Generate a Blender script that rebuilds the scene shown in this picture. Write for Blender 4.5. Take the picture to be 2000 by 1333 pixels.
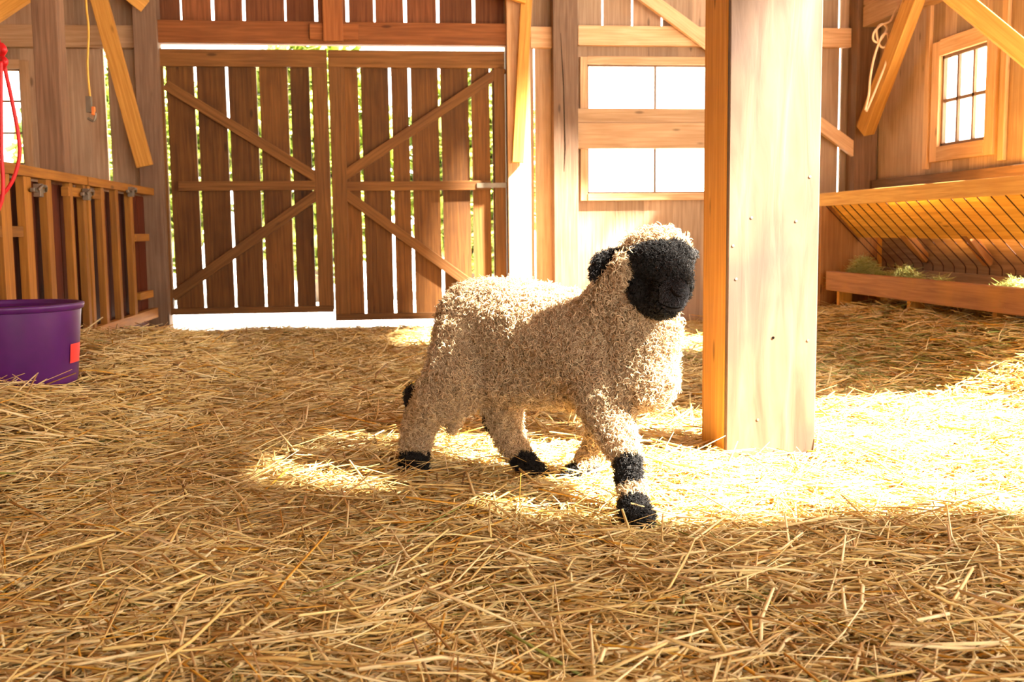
import bpy, bmesh, math, random
import numpy as np
from mathutils import Vector, Matrix
from mathutils.bvhtree import BVHTree

for o in list(bpy.data.objects): bpy.data.objects.remove(o)
S = bpy.context.scene
COL = S.collection
random.seed(7); rng = np.random.default_rng(7)

# ---------------------------------------------------------------- camera
H, FPX = .72, 2050.0
TH, PH, RO = math.radians(6.23), math.radians(6.0), math.radians(.6)
cF = Vector((math.sin(TH)*math.cos(PH), math.cos(TH)*math.cos(PH), -math.sin(PH)))
_R = Vector((math.cos(TH), -math.sin(TH), 0)); _U = _R.cross(cF)
cR = _R*math.cos(RO) - _U*math.sin(RO); cU = _U*math.cos(RO) + _R*math.sin(RO)
cC = Vector((0, 0, H))
cam = bpy.data.cameras.new('camera'); camo = bpy.data.objects.new('camera', cam); COL.objects.link(camo)
cam.sensor_width = 36; cam.lens = 36*FPX/2000; cam.clip_start = .05; cam.clip_end = 200
m = Matrix((cR, cU, -cF)).transposed().to_4x4(); m.translation = cC
camo.matrix_world = m
cam.dof.use_dof = True; cam.dof.focus_distance = 2.75; cam.dof.aperture_fstop = 7.0
S.camera = camo

# ---------------------------------------------------------------- sky, sun, exposure
W = bpy.data.worlds.new('sky'); S.world = W; W.use_nodes = True
bg = W.node_tree.nodes['Background']
bg.inputs[0].default_value = (1.0, .95, .86, 1); bg.inputs[1].default_value = 7.0
SUN = Vector((-.66, .28, -.695)).normalized()
sl = bpy.data.lights.new('sun', 'SUN'); sl.energy = 85; sl.angle = math.radians(2.6); sl.color = (1, .93, .80)
so = bpy.data.objects.new('sun', sl); COL.objects.link(so)
so.rotation_euler = SUN.to_track_quat('-Z', 'Y').to_euler(); so.location = (8, -4, 9)
S.view_settings.view_transform = 'Standard'; S.view_settings.look = 'None'
S.view_settings.exposure = 0.5; S.view_settings.gamma = 1.0; S.view_settings.use_curve_mapping = False
try:
    S.cycles.use_denoising = True
    S.cycles.max_bounces = 8; S.cycles.diffuse_bounces = 6; S.cycles.transparent_max_bounces = 12
    S.cycles.sample_clamp_indirect = 12.0
    S.cycles.caustics_reflective = False; S.cycles.caustics_refractive = False
except Exception: pass

# ---------------------------------------------------------------- helpers
def ray(x, y): return cF + cR*((x-1000)/FPX) - cU*((y-666.5)/FPX)
def at(x, y, ax, v):
    """the point of the plane axis=v that lies along a direction"""
    d = ray(x, y); return cC + d*((v-cC[ax])/d[ax])
YB = 8.0          # back wall plane
XR = 3.74         # right wall plane
XL = -3.4

def hfield(x, y):
    """straw bed height"""
    x = np.asarray(x, float); y = np.asarray(y, float)
    def ss(t): t = np.clip(t, 0, 1); return t*t*(3-2*t)
    h = .012*np.sin(x*3.1+1.0)*np.sin(y*2.3+.4) + .008*np.sin(x*7.3+y*5.1) + .006*np.sin(x*11-y*9)
    h = h*ss((y-1.0)/.8)*.8
    lamb = np.exp(-(((x-.35)/.6)**2 + ((y-2.8)/.6)**2)); h = h*(1-lamb)
    h = h + .21*ss((x-2.25)/.75)*ss((8.3-y)/2.2)
    h = h + .21*ss((-.72-x)/.5)*ss((7.0-y)/1.6)*ss((y-2.3)/1.1)
    return h

class MB:
    def __init__(s): s.v=[]; s.f=[]; s.uv=[]; s.t=[]
    def box(s, c, ax, ay, az, tone=None):
        """c centre, ax/ay/az half vectors; grain runs along ax"""
        c, ax, ay, az = map(Vector, (c, ax, ay, az))
        tone = random.random() if tone is None else tone
        ou, ov = random.uniform(0, 50), random.uniform(0, 50)
        b = len(s.v); L, Wd, T = ax.length, ay.length, az.length
        for i in (-1, 1):
            for j in (-1, 1):
                for k in (-1, 1): s.v.append(c+ax*i+ay*j+az*k)
        flip = ax.cross(ay).dot(az) < 0
        P = lambda i, j, k: b + (i > 0)*4 + (j > 0)*2 + (k > 0)
        quads = [((-1,-1,1),(1,-1,1),(1,1,1),(-1,1,1)), ((-1,-1,-1),(-1,1,-1),(1,1,-1),(1,-1,-1)),
                 ((-1,1,-1),(-1,1,1),(1,1,1),(1,1,-1)), ((-1,-1,-1),(1,-1,-1),(1,-1,1),(-1,-1,1)),
                 ((1,-1,-1),(1,1,-1),(1,1,1),(1,-1,1)), ((-1,-1,-1),(-1,-1,1),(-1,1,1),(-1,1,-1))]
        for n, q in enumerate(quads):
            if flip: q = q[::-1]
            s.f.append([P(*p) for p in q])
            for (i, j, k) in q:
                if n < 4: s.uv.append((ou+i*L, ov + (j*Wd if n < 2 else k*T+3*n)))
                else: s.uv.append((ou+k*T*.2+n, ov+j*Wd))
                s.t.append(tone)
        return s
    def bx(s, x0, x1, y0, y1, z0, z1, grain=None, tone=None):
        c = ((x0+x1)/2, (y0+y1)/2, (z0+z1)/2); d = [(x1-x0)/2, (y1-y0)/2, (z1-z0)/2]
        if grain is None: grain = max(range(3), key=lambda i: d[i])
        o = [i for i in range(3) if i != grain]; o.sort(key=lambda i: -d[i])
        ve = lambda i: Vector([d[i] if k == i else 0 for k in range(3)])
        return s.box(c, ve(grain), ve(o[0]), ve(o[1]), tone)
    def beam(s, p0, p1, w, t, n, tone=None):
        """board from p0 to p1, width w, thickness t, n = thickness direction"""
        p0, p1, n = Vector(p0), Vector(p1), Vector(n)
        a = (p1-p0); u = a.normalized(); n = (n-u*n.dot(u)).normalized(); wv = n.cross(u)
        return s.box((p0+p1)/2, a/2, wv*w/2, n*t/2, tone)
    def tube(s, pts, r, seg=8, closed=False, tone=.5, caps=True):
        pts = [Vector(p) for p in pts]; n = len(pts); b = len(s.v)
        rr = r if hasattr(r, '__len__') else [r]*n
        up = Vector((0, 0, 1)); prev = None
        for i, p in enumerate(pts):
            a = pts[(i-1) % n] if (closed or i > 0) else p; c = pts[(i+1) % n] if (closed or i < n-1) else p
            t = (c-a).normalized()
            if prev is None:
                prev = up if abs(t.z) < .9 else Vector((1, 0, 0))
            x = (prev - t*prev.dot(t)).normalized(); y = t.cross(x); prev = x
            for k in range(seg):
                an = 2*math.pi*k/seg; s.v.append(p + (x*math.cos(an)+y*math.sin(an))*rr[i])
        m_ = n if closed else n-1
        for i in range(m_):
            for k in range(seg):
                q = [b+i*seg+k, b+i*seg+(k+1) % seg, b+((i+1) % n)*seg+(k+1) % seg, b+((i+1) % n)*seg+k]
                s.f.append(q)
                for a_, b_ in ((0, 0), (0, 1), (1, 1), (1, 0)): s.uv.append((i*.02+a_*.02, (k+b_)*.01)); s.t.append(tone)
        if caps and not closed:
            for st, rev in ((0, True), (n-1, False)):
                q = [b+st*seg+k for k in range(seg)]
                if rev: q = q[::-1]
                s.f.append(q)
                for _ in q: s.uv.append((0, 0)); s.t.append(tone)
        return s
    def lathe(s, prof, c, seg=48, tone=.5):
        b = len(s.v); c = Vector(c)
        for r, z in prof:
            for k in range(seg):
                a = 2*math.pi*k/seg; s.v.append(c+Vector((r*math.cos(a), r*math.sin(a), z)))
        for i in range(len(prof)-1):
            for k in range(seg):
                s.f.append([b+i*seg+k, b+i*seg+(k+1) % seg, b+(i+1)*seg+(k+1) % seg, b+(i+1)*seg+k])
                for _ in range(4): s.uv.append((k*.02, i*.02)); s.t.append(tone)
        for st, rev in ((0, True), (len(prof)-1, False)):
            q = [b+st*seg+k for k in range(seg)]
            if rev: q = q[::-1]
            s.f.append(q)
            for _ in q: s.uv.append((0, 0)); s.t.append(tone)
        return s
    def build(s, name, mat, parent=None, bevel=0, smooth=False, origin=None, **props):
        me = bpy.data.meshes.new(name)
        o = bpy.data.objects.new(name, me); COL.objects.link(o)
        org = Vector(origin) if origin is not None else Vector((0, 0, 0))
        if parent is not None: org = Vector(parent.get('_o', (0, 0, 0)))
        me.from_pydata([tuple(v-org) for v in s.v], [], s.f)
        uvl = me.uv_layers.new(name='grain')
        uvl.data.foreach_set('uv', np.array(s.uv, np.float32).ravel())
        ca = me.attributes.new('tone', 'FLOAT', 'CORNER'); ca.data.foreach_set('value', np.array(s.t, np.float32))
        if smooth: me.polygons.foreach_set('use_smooth', [len(f) <= 4 for f in s.f])
        me.materials.append(mat); me.update()
        if parent is not None: o.parent = parent
        else: o.location = org; o['_o'] = tuple(org)
        if bevel:
            b = o.modifiers.new('bevel', 'BEVEL'); b.width = bevel; b.segments = 2; b.limit_method = 'ANGLE'; b.harden_normals = False
        for k, v in props.items(): o[k] = v
        return o
def tag(o, label, cat, group=None, kind=None):
    o['label'] = label; o['category'] = cat
    if group: o['group'] = group
    if kind: o['kind'] = kind
    return o
def empty(name, loc, label, cat, group=None):
    o = bpy.data.objects.new(name, None); COL.objects.link(o); o.location = loc; o['_o'] = tuple(loc)
    o.empty_display_size = .1
    return tag(o, label, cat, group)
def struct(o): o['kind'] = 'structure'; return o

# ---------------------------------------------------------------- materials
def newmat(name):
    mt = bpy.data.materials.new(name); mt.use_nodes = True; nt = mt.node_tree
    return mt, nt, nt.nodes['Principled BSDF']
def node(nt, typ, **kw):
    n = nt.nodes.new(typ)
    for k, v in kw.items(): setattr(n, k, v)
    return n
def ramp(nt, stops):
    r = node(nt, 'ShaderNodeValToRGB'); e = r.color_ramp.elements
    while len(e) < len(stops): e.new(.5)
    for q, (p, c) in zip(e, stops): q.position = p; q.color = (*c, 1)
    return r
def mix(nt, mode, fac, a, b):
    n = node(nt, 'ShaderNodeMix', data_type='RGBA', blend_type=mode)
    for s_, v in ((0, fac), (6, a), (7, b)):
        if hasattr(v, 'links'): nt.links.new(v, n.inputs[s_])
        else: n.inputs[s_].default_value = v if s_ == 0 else (*v, 1)
    return n.outputs[2]
def wood(name, dark, light, stain=(.2, .08, .03), stain_amt=.5, rough=.7, knots=.8, grain=1.0, tonevar=.35, gy=26):
    mt, nt, P = newmat(name); L = nt.links.new
    uv = node(nt, 'ShaderNodeUVMap', uv_map='grain')
    mp = node(nt, 'ShaderNodeMapping'); mp.inputs['Scale'].default_value = (1.2, gy, 1); L(uv.outputs[0], mp.inputs[0])
    n1 = node(nt, 'ShaderNodeTexNoise'); n1.inputs['Scale'].default_value = 2.2; n1.inputs['Detail'].default_value = 5; n1.inputs['Distortion'].default_value = .6; L(mp.outputs[0], n1.inputs[0])
    mp2 = node(nt, 'ShaderNodeMapping'); mp2.inputs['Scale'].default_value = (2.2, 7, 1); L(uv.outputs[0], mp2.inputs[0])
    vo = node(nt, 'ShaderNodeTexVoronoi'); vo.inputs['Scale'].default_value = 1.0; L(mp2.outputs[0], vo.inputs[0])
    kn = ramp(nt, [(0, (1, 1, 1)), (.055, (.85, .85, .85)), (.10, (0, 0, 0)), (1, (0, 0, 0))]); L(vo.outputs['Distance'], kn.inputs[0])
    r1 = ramp(nt, [(.3, dark), (.52, tuple((a+b)/2 for a, b in zip(dark, light))), (.7, light)]); L(n1.outputs[0], r1.inputs[0])
    n2 = node(nt, 'ShaderNodeTexNoise'); n2.inputs['Scale'].default_value = 2.3; n2.inputs['Detail'].default_value = 3; L(uv.outputs[0], n2.inputs[0])
    st = ramp(nt, [(.48, (0, 0, 0)), (.72, (1, 1, 1))]); L(n2.outputs[0], st.inputs[0])
    sm = node(nt, 'ShaderNodeMath', operation='MULTIPLY'); L(st.outputs[0], sm.inputs[0]); sm.inputs[1].default_value = stain_amt
    c = mix(nt, 'MIX', sm.outputs[0], r1.outputs[0], stain)
    km = node(nt, 'ShaderNodeMath', operation='MULTIPLY'); L(kn.outputs[0], km.inputs[0]); km.inputs[1].default_value = knots
    c = mix(nt, 'MIX', km.outputs[0], c, tuple(x*.35 for x in dark))
    at_ = node(nt, 'ShaderNodeAttribute', attribute_name='tone')
    hs = node(nt, 'ShaderNodeHueSaturation'); L(c, hs.inputs['Color'])
    mr = node(nt, 'ShaderNodeMapRange'); L(at_.outputs['Fac'], mr.inputs[0]); mr.inputs[3].default_value = 1-tonevar; mr.inputs[4].default_value = 1+tonevar*.5
    L(mr.outputs[0], hs.inputs['Value'])
    L(hs.outputs[0], P.inputs['Base Color']); P.inputs['Roughness'].default_value = rough; P.inputs['Specular IOR Level'].default_value = .25
    bp = node(nt, 'ShaderNodeBump'); bp.inputs['Strength'].default_value = .35*grain; bp.inputs['Distance'].default_value = .006
    L(n1.outputs[0], bp.inputs['Height']); L(bp.outputs[0], P.inputs['Normal'])
    return mt
def plain(name, col, rough=.5, metal=0, spec=.5, bump=0):
    mt, nt, P = newmat(name)
    n = node(nt, 'ShaderNodeTexNoise'); n.inputs['Scale'].default_value = 14; n.inputs['Detail'].default_value = 3
    tc = node(nt, 'ShaderNodeTexCoord'); nt.links.new(tc.outputs['Object'], n.inputs[0])
    r = ramp(nt, [(.3, tuple(x*.82 for x in col)), (.7, tuple(min(1, x*1.12) for x in col))]); nt.links.new(n.outputs[0], r.inputs[0])
    nt.links.new(r.outputs[0], P.inputs['Base Color'])
    P.inputs['Roughness'].default_value = rough; P.inputs['Metallic'].default_value = metal; P.inputs['Specular IOR Level'].default_value = spec
    return mt
M = {}
M['door'] = wood('barn_door_wood', (.105, .038, .007), (.205, .080, .016), (.055, .018, .004), .6)
M['dframe'] = wood('door_frame_wood', (.125, .048, .010), (.24, .102, .024), (.10, .036, .013), .4)
M['siding'] = wood('siding_wood', (.35, .215, .125), (.52, .35, .22), (.26, .14, .07), .4)
M['siding_hi'] = wood('upper_siding_wood', (.15, .042, .012), (.30, .10, .03), (.10, .03, .01), .4)
M['girt'] = wood('girt_wood', (.50, .28, .13), (.72, .46, .26), (.38, .19, .08), .3)
M['header'] = wood('header_wood', (.20, .058, .014), (.34, .115, .028), (.16, .05, .015), .4)
M['post'] = wood('old_post_wood', (.15, .078, .042), (.27, .145, .08), (.10, .05, .025), .4)
M['postmid'] = wood('brown_post_wood', (.20, .11, .065), (.33, .20, .12), (.14, .07, .04), .4)
M['orange'] = wood('fresh_brace_wood', (.52, .22, .035), (.78, .38, .075), (.4, .16, .03), .35)
M['pillar'] = wood('pillar_front_dimmed', (.082, .045, .026), (.160, .098, .062), (.064, .037, .029), .85, rough=.6, knots=.8, grain=.8, tonevar=0, gy=9)  # front face only, colour lowered to hold back direct sun
M['stall'] = wood('stall_wood', (.26, .095, .014), (.42, .17, .022), (.2, .08, .02), .4)
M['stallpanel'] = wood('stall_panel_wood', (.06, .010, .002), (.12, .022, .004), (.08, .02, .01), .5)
M['rack'] = wood('rack_wood', (.56, .29, .08), (.80, .48, .15), (.4, .2, .06), .3)
M['trough'] = wood('trough_wood', (.26, .11, .05), (.46, .21, .085), (.60, .28, .05), .6)
M['ply'] = wood('plywood', (.30, .12, .03), (.46, .20, .06), (.2, .08, .02), .4)
M['gold'] = wood('golden_board', (.62, .30, .05), (.86, .46, .09), (.5, .22, .04), .3)
M['wire'] = plain('dark_wire', (.05, .02, .01), .8, 0, .1)
M['steel'] = plain('dull_steel', (.22, .17, .12), .5, .7)
M['purple'] = plain('purple_plastic', (.075, .007, .11), .4)
M['red'] = plain('red_rope', (.62, .008, .012), .5)
M['labelred'] = plain('label_red', (.75, .03, .03), .5)
M['labelwhite'] = plain('label_white', (.8, .6, .55), .5)
M['cream_cord'] = plain('cream_cord', (.72, .48, .28), .6)
M['yellow_cord'] = plain('yellow_cord', (.66, .36, .04), .6)
M['darkhole'] = plain('dark_hole', (.006, .004, .003), 1.0, 0, 0)
M['bark'] = plain('bark', (.12, .08, .05), .9)
M['yard'] = plain('pale_gravel', (.62, .60, .58), .9)
M['metal_orange'] = plain('orange_plastic', (.8, .2, .03), .5)
M['nose'] = plain('black_nose_skin', (.010, .009, .009), .7, 0, .12)
M['eye'] = plain('dark_eye', (.015, .01, .008), .08)
def straw_mat(name, cols):
    mt, nt, P = newmat(name); L = nt.links.new
    a = node(nt, 'ShaderNodeAttribute', attribute_name='rnd')
    r = ramp(nt, cols); L(a.outputs['Fac'], r.inputs[0])
    n = node(nt, 'ShaderNodeTexNoise'); n.inputs['Scale'].default_value = 60; tc = node(nt, 'ShaderNodeTexCoord'); L(tc.outputs['Object'], n.inputs[0])
    c = mix(nt, 'MULTIPLY', .35, r.outputs[0], (1, 1, 1)); 
    mr = node(nt, 'ShaderNodeMapRange'); L(n.outputs[0], mr.inputs[0]); mr.inputs[3].default_value = .75; mr.inputs[4].default_value = 1.2
    hs = node(nt, 'ShaderNodeHueSaturation'); L(c, hs.inputs['Color']); L(mr.outputs[0], hs.inputs['Value'])
    L(hs.outputs[0], P.inputs['Base Color']); P.inputs['Roughness'].default_value = .5; P.inputs['Specular IOR Level'].default_value = .35
    t = node(nt, 'ShaderNodeBsdfTranslucent'); L(hs.outputs[0], t.inputs[0]); mx = node(nt, 'ShaderNodeMixShader'); mx.inputs[0].default_value = .22
    L(P.outputs[0], mx.inputs[1]); L(t.outputs[0], mx.inputs[2]); L(mx.outputs[0], nt.nodes['Material Output'].inputs[0])
    return mt
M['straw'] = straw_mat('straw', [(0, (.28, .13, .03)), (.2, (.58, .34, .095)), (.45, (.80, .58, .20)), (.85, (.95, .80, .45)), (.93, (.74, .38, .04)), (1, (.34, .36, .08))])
M['hay'] = straw_mat('green_hay', [(0, (.20, .20, .04)), (.5, (.42, .42, .10)), (1, (.62, .56, .22))])
M['leaf'] = straw_mat('leaf_green', [(0, (.12, .20, .02)), (.5, (.36, .46, .06)), (1, (.66, .66, .22))])
def bed_mat():
    mt, nt, P = newmat('straw_bed_ground'); L = nt.links.new
    tc = node(nt, 'ShaderNodeTexCoord'); mp = node(nt, 'ShaderNodeMapping'); mp.inputs['Scale'].default_value = (14, 90, 14); mp.inputs['Rotation'].default_value = (0, 0, .4); L(tc.outputs['Object'], mp.inputs[0])
    n = node(nt, 'ShaderNodeTexNoise'); n.inputs['Scale'].default_value = 1; n.inputs['Detail'].default_value = 6; n.inputs['Distortion'].default_value = 1.5; L(mp.outputs[0], n.inputs[0])
    r = ramp(nt, [(.3, (.20, .09, .02)), (.5, (.46, .25, .07)), (.7, (.66, .42, .15))]); L(n.outputs[0], r.inputs[0])
    L(r.outputs[0], P.inputs['Base Color']); P.inputs['Roughness'].default_value = .9
    b = node(nt, 'ShaderNodeBump'); b.inputs['Distance'].default_value = .03; L(n.outputs[0], b.inputs['Height']); L(b.outputs[0], P.inputs['Normal'])
    return mt
M['bed'] = bed_mat()
def glass_mat():
    mt, nt, P = newmat('window_glass'); L = nt.links.new
    out = nt.nodes['Material Output']; tr = node(nt, 'ShaderNodeBsdfTransparent'); tr.inputs[0].default_value = (.93, .95, .93, 1)
    gl = node(nt, 'ShaderNodeBsdfGlossy'); gl.inputs['Roughness'].default_value = .05
    mx = node(nt, 'ShaderNodeMixShader'); mx.inputs[0].default_value = .05; L(tr.outputs[0], mx.inputs[1]); L(gl.outputs[0], mx.inputs[2]); L(mx.outputs[0], out.inputs[0])
    return mt
M['glass'] = glass_mat()

# ---------------------------------------------------------------- shell of the barn
# floor (undulating ground under the straw)
nx, ny = 90, 110
xs = np.linspace(XL-.1, XR+.1, nx); ys = np.linspace(-2.5, YB+.15, ny)
X, Y = np.meshgrid(xs, ys, indexing='ij'); Z = hfield(X, Y)-.012
fm = bpy.data.meshes.new('floor')
vv = np.stack([X.ravel(), Y.ravel(), Z.ravel()], 1)
idx = np.arange(nx*ny).reshape(nx, ny)
ff = np.stack([idx[:-1, :-1].ravel(), idx[1:, :-1].ravel(), idx[1:, 1:].ravel(), idx[:-1, 1:].ravel()], 1)
fm.from_pydata(vv.tolist(), [], ff.tolist()); fm.polygons.foreach_set('use_smooth', [True]*len(ff)); fm.materials.append(M['bed'])
fo = bpy.data.objects.new('floor', fm); COL.objects.link(fo); struct(fo)
# yard outside
yd = MB(); yd.bx(-30, 30, -30, 45, -.26, -.16); struct(yd.build('ground_outside', M['yard']))

def zx(x0, y0, x1, y1, Yp):
    a, b = at(x0, y0, 1, Yp), at(x1, y1, 1, Yp)
    return min(a.x, b.x), max(a.x, b.x), min(a.z, b.z), max(a.z, b.z)
Xpx = lambda x, y, Yp: at(x, y, 1, Yp).x
Zpx = lambda x, y, Yp: at(x, y, 1, Yp).z
YS = YB+.07       # siding plane
ZTOP = 5.2
# openings of the back wall: door, windows
door_x0, door_x1 = Xpx(318, 400, YB), Xpx(990, 400, YB)
door_top = Zpx(650, 98, YB)
w2 = (Xpx(1146, 200, YS), Xpx(1412, 200, YS), Zpx(1260, 378, YS), Zpx(1260, 127, YS))
w1 = (Xpx(-150, 230, YS), Xpx(46, 230, YS), Zpx(25, 322, YS), Zpx(25, 135, YS))
gaps_top = [307, 353, 415, 476, 557, 617, 678, 731, 791, 855, 925, 984]
def siding_cols(x0, x1, gaps, w=.235):
    """board edges (with gap widths) between x0 and x1"""
    g = sorted([x for x in gaps if x0+.02 < x[0] < x1-.02]); out = []; cur = x0
    while cur < x1-1e-4:
        nxt = min(cur+w*random.uniform(.92, 1.08), x1)
        for gx, gw in g:
            if cur+.03 < gx < nxt+.06: nxt = gx-gw/2; out.append((cur, nxt)); cur = gx+gw/2; break
        else:
            if x1-nxt < .06: nxt = x1
            out.append((cur, nxt)); cur = nxt+.0015
    return out
wb = MB(); hdr_z = Zpx(650, 60, YS)
gap_left = [(Xpx(211, 230, YS), .026)]
gap_right = [(Xpx(1043, 110, YS), .012), (Xpx(1640, 200, YS), .018)]
gap_lefthi = [(Xpx(78, 20, YS), .03)]; gap_righthi = [(Xpx(x, 20, YS), .016) for x in (1177, 1235, 1293, 1640)]
def wall_seg(x0, x1, z0, z1, gaps, tone=None):
    for a, b in siding_cols(x0, x1, gaps): wb.bx(a, b, YS, YS+.025, z0, z1, 2, tone)
zmid = Zpx(100, 62, YS)
# left of the door
wall_seg(XL-.2, w1[0], -.2, zmid, []); wall_seg(w1[0], w1[1], -.2, w1[2], []); wall_seg(w1[0], w1[1], w1[3], zmid, [])
wall_seg(w1[1], door_x0, -.2, zmid, gap_left); wall_seg(XL-.2, door_x0, zmid, ZTOP, gap_lefthi)
# right of the door
wall_seg(door_x1, w2[0], -.2, zmid, gap_right); wall_seg(w2[0], w2[1], -.2, w2[2], []); wall_seg(w2[0], w2[1], w2[3], zmid, [])
wall_seg(w2[1], XR+.1, -.2, zmid, gap_right); wall_seg(door_x1, XR+.1, zmid, ZTOP, gap_righthi)
struct(wb.build('wall_back', M['siding']))
# dark reddish boards above the doors
wt = MB(); tx0, tx1 = door_x0-.02, door_x1+.0
cols = siding_cols(tx0, tx1, [(Xpx(x, 20, YS), .024 if i not in (1, 4, 7, 11) else .014) for i, x in enumerate(gaps_top)], 1.0)
for a, b in cols: wt.bx(a, b, YS, YS+.025, Zpx(650, 78, YS), ZTOP, 2)
struct(wt.build('wall_back_gable', M['siding_hi']))

# right wall: unseen polygon openings, cut to shape where the sun lands
def to_right_wall(p):
    k = (XR-p[0])/(-SUN.x); return (p[1]-SUN.y*k*1.0, p[2]-SUN.z*k)
def fl(x, y): return at(x, y, 2, .02)
hole_b = [to_right_wall(at(x, y, 1, YB)) for x, y in ((868, 650), (862, 560), (893, 400), (925, 290), (948, 232), (968, 232), (985, 330), (1010, 330), (1100, 360), (1240, 388), (1376, 380), (1400, 650))]
hole_c = [(4.4, .85), (5.95, .95), (5.95, 2.45), (6.6, 2.45), (6.6, 3.3), (5.9, 3.9), (4.9, 3.9), (5.2, 2.9), (5.0, 2.0)]
hole_a = [(1.3, .1), (4.1, .4), (3.86, 1.2), (3.08, 2.25), (2.36, 3.3), (2.16, 3.7), (2.16, 4.15), (1.95, 4.2), (1.9, 3.75), (1.62, 3.8), (1.60, 4.3), (1.27, 4.3), (1.25, 3.72), (1.08, 3.7), (1.08, 3.2), (1.3, 2.8)]
def cuts(y, poly):
    zs = []
    for (a, b), (c, d) in zip(poly, poly[1:]+poly[:1]):
        if (a <= y) != (c <= y): zs.append(b+(d-b)*(y-a)/(c-a))
    zs.sort(); return list(zip(zs[::2], zs[1::2]))
WZ = 5.8
w3a, w3b = at(1846, 200, 0, XR), at(1932, 200, 0, XR)
w3 = (at(1932, 200, 0, XR).y, at(1840, 200, 0, XR).y, at(1838, 287, 0, XR).z, at(1842, 110, 0, XR).z)
wr = MB(); y = -2.5
while y < YB+.1:
    st = .05 if y < 5.95 else .21
    y1 = min(y+st, YB+.12)
    ym = (y+y1)/2
    if y < w3[0] < y1: y1 = w3[0]
    elif y < w3[1] < y1: y1 = w3[1]
    ym = (y+y1)/2
    iv = []
    if st < .1:
        for h_ in (hole_a, hole_b, hole_c): iv += cuts(ym, h_)
    if w3[0] < ym < w3[1]: iv.append((w3[2], w3[3]))
    iv = sorted([(max(a, -.2), b) for a, b in iv]); z = -.25
    tone = random.random()
    for a, b in iv:
        if a > z+.001: wr.bx(XR, XR+.03, y, y1-(.002 if st > .1 else 0), z, a, 2, tone)
        z = max(z, b)
    if st < .1:
        sl_ = max(0, .0042*(1-(1.28-ym)/1.5)) if -.2 < ym < 1.28 else 0      # slits added between unseen boards to brighten the near straw
        if sl_ and z < 0: wr.bx(XR, XR+.03, y, y1-sl_, z, 3.9, 2, tone); z = 3.9
        if z < WZ: wr.bx(XR, XR+.03, y, y1, z, WZ, 2, tone)
    else:
        if z < 2.45: wr.bx(XR, XR+.03, y, y1-.002, z, 2.45, 2, tone)
        for q in range(7):                      # unseen openings high in the wall, added to steer the sun
            ya_, yb_ = y+(y1-y)*q/7, y+(y1-y)*(q+1)/7; z = 2.45
            for a, b in sorted(sum([cuts((ya_+yb_)/2, h_) for h_ in (hole_b, hole_c)], [])):
                a = max(a, 2.45)
                if b > 2.45 and a > z: wr.bx(XR, XR+.03, ya_, yb_, z, a, 2, tone)
                if b > 2.45: z = max(z, b)
            if z < WZ: wr.bx(XR, XR+.03, ya_, yb_, z, WZ, 2, tone)
    y = y1
struct(wr.build('wall_right', M['siding']))
wl = MB(); y = -2.5
while y < YB+.1: wl.bx(XL-.03, XL, y, min(y+.235, YB+.1), -.2, WZ, 2); y += .238
struct(wl.build('wall_left', M['siding']))
ce = MB(); y = -2.5
while y < YB+.3:
    ce.bx(XL-.1, XR+.1, y, y+.24, WZ-.6, WZ-.57, 0)
    y += .242
struct(ce.build('ceiling', M['siding_hi']))
# front wall behind the camera: closed on the left, wide opening added on the right for fill light
wf = MB()
for a, b, z0, z1 in ((XL, .1, -.2, WZ), (.1, 3.4, 3.0, WZ), (3.4, XR, -.2, WZ)):
    x = a
    while x < b-.01: wf.bx(x, min(x+.235, b), -2.5, -2.47, z0, z1, 2); x += .237
struct(wf.build('wall_front', M['siding']))

# ---------------------------------------------------------------- windows
def window(name, orient, u0, u1, z0, z1, plane, nu, nz, casing, t=.014):
    """orient 0: in the back wall (u = x); 1: in the right wall (u = y)"""
    def bb(mb, a, b, c, d, d0, d1, grain=None):
        if orient == 0: mb.bx(a, b, plane+d0, plane+d1, c, d, grain)
        else: mb.bx(plane+d0, plane+d1, a, b, c, d, {0: 1, 2: 2, None: None}[grain])
    f = MB(); cw = casing
    bb(f, u0-cw, u0, z0-cw, z1+cw, -.03, .03, 2); bb(f, u1, u1+cw, z0-cw, z1+cw, -.03, .03, 2)
    bb(f, u0, u1, z1, z1+cw*1.1, -.03, .03, 0); bb(f, u0, u1, z0-cw, z0, -.035, .03, 0)
    o = f.build(name, M['girt'], bevel=.003); struct(o)
    s_ = MB()
    for i in range(1, nu):
        u = u0+(u1-u0)*i/nu; bb(s_, u-t/2, u+t/2, z0, z1, .0, .02, 2)
    for i in range(1, nz):
        z = z0+(z1-z0)*i/nz; bb(s_, u0, u1, z-t/2, z+t/2, .0, .02, 0)
    bb(s_, u0, u0+t, z0, z1, -.005, .022, 2); bb(s_, u1-t, u1, z0, z1, -.005, .022, 2); bb(s_, u0, u1, z0, z0+t, -.005, .022, 0); bb(s_, u0, u1, z1-t, z1, -.005, .022, 0)
    s_.build('window_sash', M['postmid'], o)
    g = MB(); bb(g, u0, u1, z0, z1, .008, .012); g.build('window_pane', M['glass'], o)
    return o
window('window_1', 0, *w1, YS, 2, 3, .06)
window('window_2', 0, *w2, YS, 2, 2, .055)
window('window_3', 1, *w3, XR, 3, 2, .10, .022)
ev = MB(); ev.bx(XR+.04, XR+1.4, 5.9, 7.9, 2.42, 2.46, 1); struct(ev.build('added_sun_blocker', M['postmid']))  # unseen panel added outside to keep sun out of the side window

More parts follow.
